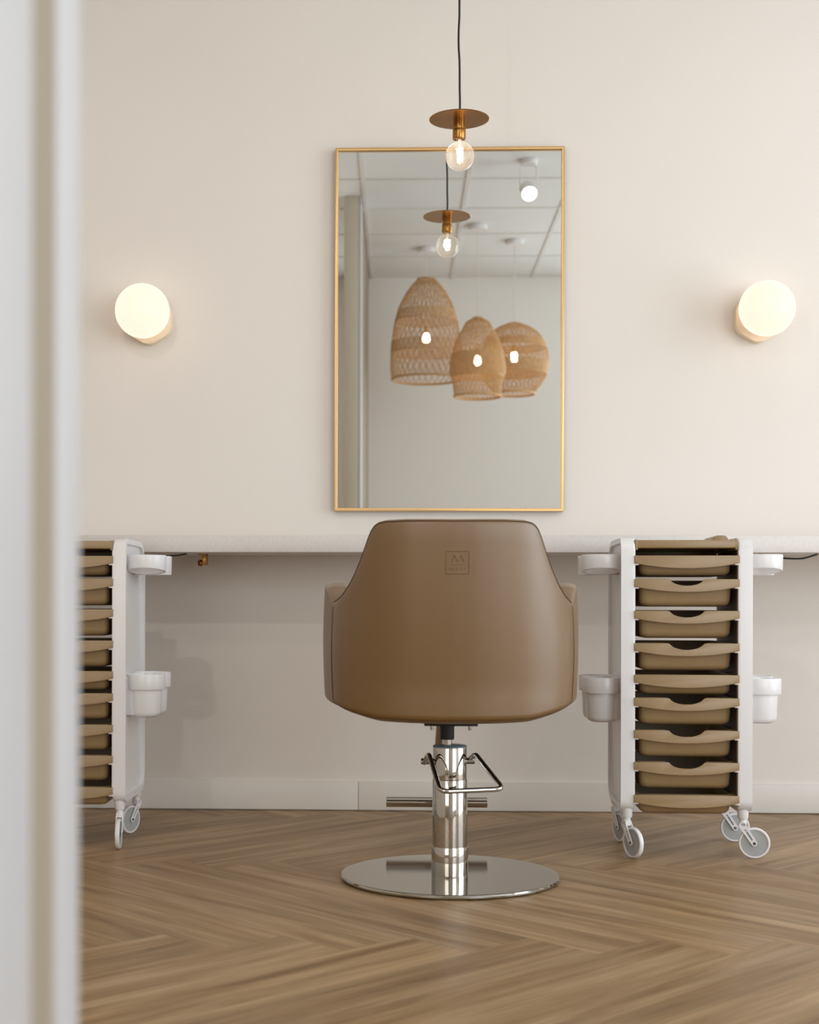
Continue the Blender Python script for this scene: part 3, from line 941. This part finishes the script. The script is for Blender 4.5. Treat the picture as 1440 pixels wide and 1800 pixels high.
def make_trolley(label, loc, rz, angles, grip):
    t = thing('drawer_trolley', label, 'trolley', loc, rz, 'drawer trolleys either side of the chair')
    for s in (-1, 1):
        bm = bmesh.new()
        xi, xm, xo = s * (HW - .038), s * (HW - .010), s * HW
        add_prism(bm, side_profile(), min(xi, xm), max(xi, xm), 'YZ', .006, 4, 'b' if s < 0 else 'a')
        add_ring_prism(bm, side_profile(), side_profile(.014), min(xm, xo), max(xm, xo), 'YZ', .0)
        for yy in (-HD + .028, HD - .035):
            add_lathe(bm, [(0, .107), (.0125, .107), (.0145, .111), (.0155, .135), (0, .135)], c=(s * (HW - .020), yy, 0), seg=24)
        sp = obj('side_panel', bm, M['white_pl'], t)
        # shallow vertical joints pressed into the outer face
        # ledges that carry the drawers
        bm = bmesh.new()
        for z, deep in DR:
            zz = z - .0208
            add_box(bm, min(xi + s * .004, xi - s * .010), max(xi + s * .004, xi - s * .010), -HD - .0005, HD - .02, zz - .0052, zz, .0008)
        obj('rail', bm, M['white_pl'], sp)
        bm = bmesh.new(); add_box(bm, min(xi, xi - s * .0015), max(xi, xi - s * .0015), -HD + .016, HD - .022, .150, TOPZ - .03)
        obj('inner_lining', bm, M['taupe_dark'], sp)
    # top tray
    bm = bmesh.new()
    add_box(bm, -.134, .134, -HD + .006, HD - .01, .843, .8655, .004, 3)
    add_box(bm, -.134, .134, HD - .030, HD - .012, .815, .850, .002)
    add_box(bm, -.138, -.130, -HD + .006, HD - .01, .838, .867, .003)
    add_box(bm, .130, .138, -HD + .006, HD - .01, .838, .867, .003)
    tt = obj('top_tray', bm, M['taupe'], t)
    if grip:
        bm = bmesh.new()
        add_prism(bm, round_rect(.088, .130, .850, .882, .014, 7), -HD + .10, HD - .06, 'XZ', .004, 3)
        obj('tray_insert', bm, M['taupe'], tt)
    # drawers
    for z, deep in DR:
        h = .075 if deep else .0545
        bm = tray_bm(.246, .252, .270, .285, h, deep)
        # lip around the tray
        add_box(bm, -.1365, -.1235, -.155, .150, -.006, -.001, .001); add_box(bm, .1235, .1365, -.155, .150, -.006, -.001, .001)
        add_box(bm, -.1365, .1365, .138, .150, -.006, -.001, .001)
        if not deep: add_box(bm, -.1365, .1365, -.156, -.140, -.004, -.001, .001)
        else:
            add_box(bm, -.1365, -.056, -.156, -.140, -.004, -.001, .001); add_box(bm, .056, .1365, -.156, -.140, -.004, -.001, .001)
        d = obj('drawer', bm, M['taupe'], t, loc=(0, -.006, z))
        # curved front strip
        top = 0.0; e = .0205; m_ = .0345
        pts = [(-.1405, top)]
        if deep:
            nt_ = [(-.052, 0), (-.047, -.001), (-.041, -.007), (-.036, -.012), (-.026, -.0158), (-.012, -.0175), (0, -.018)]
            pts += [(a, top + b) for a, b in nt_] + [(-a, top + b) for a, b in reversed(nt_[:-1])]
        pts += [(.1405, top), (.1405, -e + .0)]
        for k in range(1, 20):
            x = .1405 - .281 * k / 20
            pts.append((x, -e - (m_ - e) * (1 - (x / .1405) ** 2)))
        pts += [(-.1405, -e)]
        bm = bmesh.new()
        add_prism(bm, pts, -.1635, -.1575, 'XZ', .0012, 2)
        obj('drawer_front', bm, M['taupe'], d)
    # dryer holders and side bins: two lobes each
    for s in (-1, 1):
        bm = bmesh.new()
        for yy in (-HD + .095, -HD + .200):
            add_lathe(bm, [(.048, 0), (.0565, 0), (.0575, -.0015), (.0580, -.004), (.0570, -.052), (.0560, -.0545), (.0480, -.0545), (.0470, -.052), (.0470, -.003), (.048, 0)],
                      c=(s * (HW + .042), yy, .828), seg=48, cap=False)
            add_box(bm, s * HW - .016, s * HW + .010, yy - .03, yy + .03, .790, .824, .003)
        for v in bm.verts:      # the front ring is cut upwards towards its front edge
            if v.co.z < .80 and v.co.y < -HD + .149: v.co.z += .017 * max(0, min(1, (-HD + .149 - v.co.y) / .11))
        obj('dryer_holder', bm, M['white_pl'], t)
        bm = bmesh.new()
        for yy in (-HD + .100, -HD + .205):
            add_lathe(bm, [(0, -.124), (.030, -.124), (.040, -.119), (.0445, -.110), (.0475, -.046), (.0475, -.044), (.0555, -.0435), (.0565, -.041), (.0570, -.003), (.0555, 0), (.0520, 0), (.0510, -.003), (.0440, -.05), (.041, -.112), (.030, -.119), (0, -.120)],
                      c=(s * (HW + .040), yy, .487), seg=48, cap=False)
            add_box(bm, s * HW - .016, s * HW + .018, yy - .034, yy + .034, .37, .482, .004)
        obj('side_bin', bm, M['white_pl'], t)
    for (sx, yy, a) in ((-1, -HD + .028, angles[0]), (1, -HD + .028, angles[1]), (-1, HD - .035, angles[2]), (1, HD - .035, angles[3])):
        caster(t, sx * (HW - .020), yy, radians(a))
    return t

tr = make_trolley('white and taupe drawer trolley standing right of the chair', (0.7885, 4.085, 0), radians(-2.2), (-62, -8, -72, -2), True)
tl = make_trolley('white and taupe drawer trolley left of the chair, half hidden by white trim', (-0.943, 4.165, 0), radians(0.5), (-100, -86, -70, -118), False)
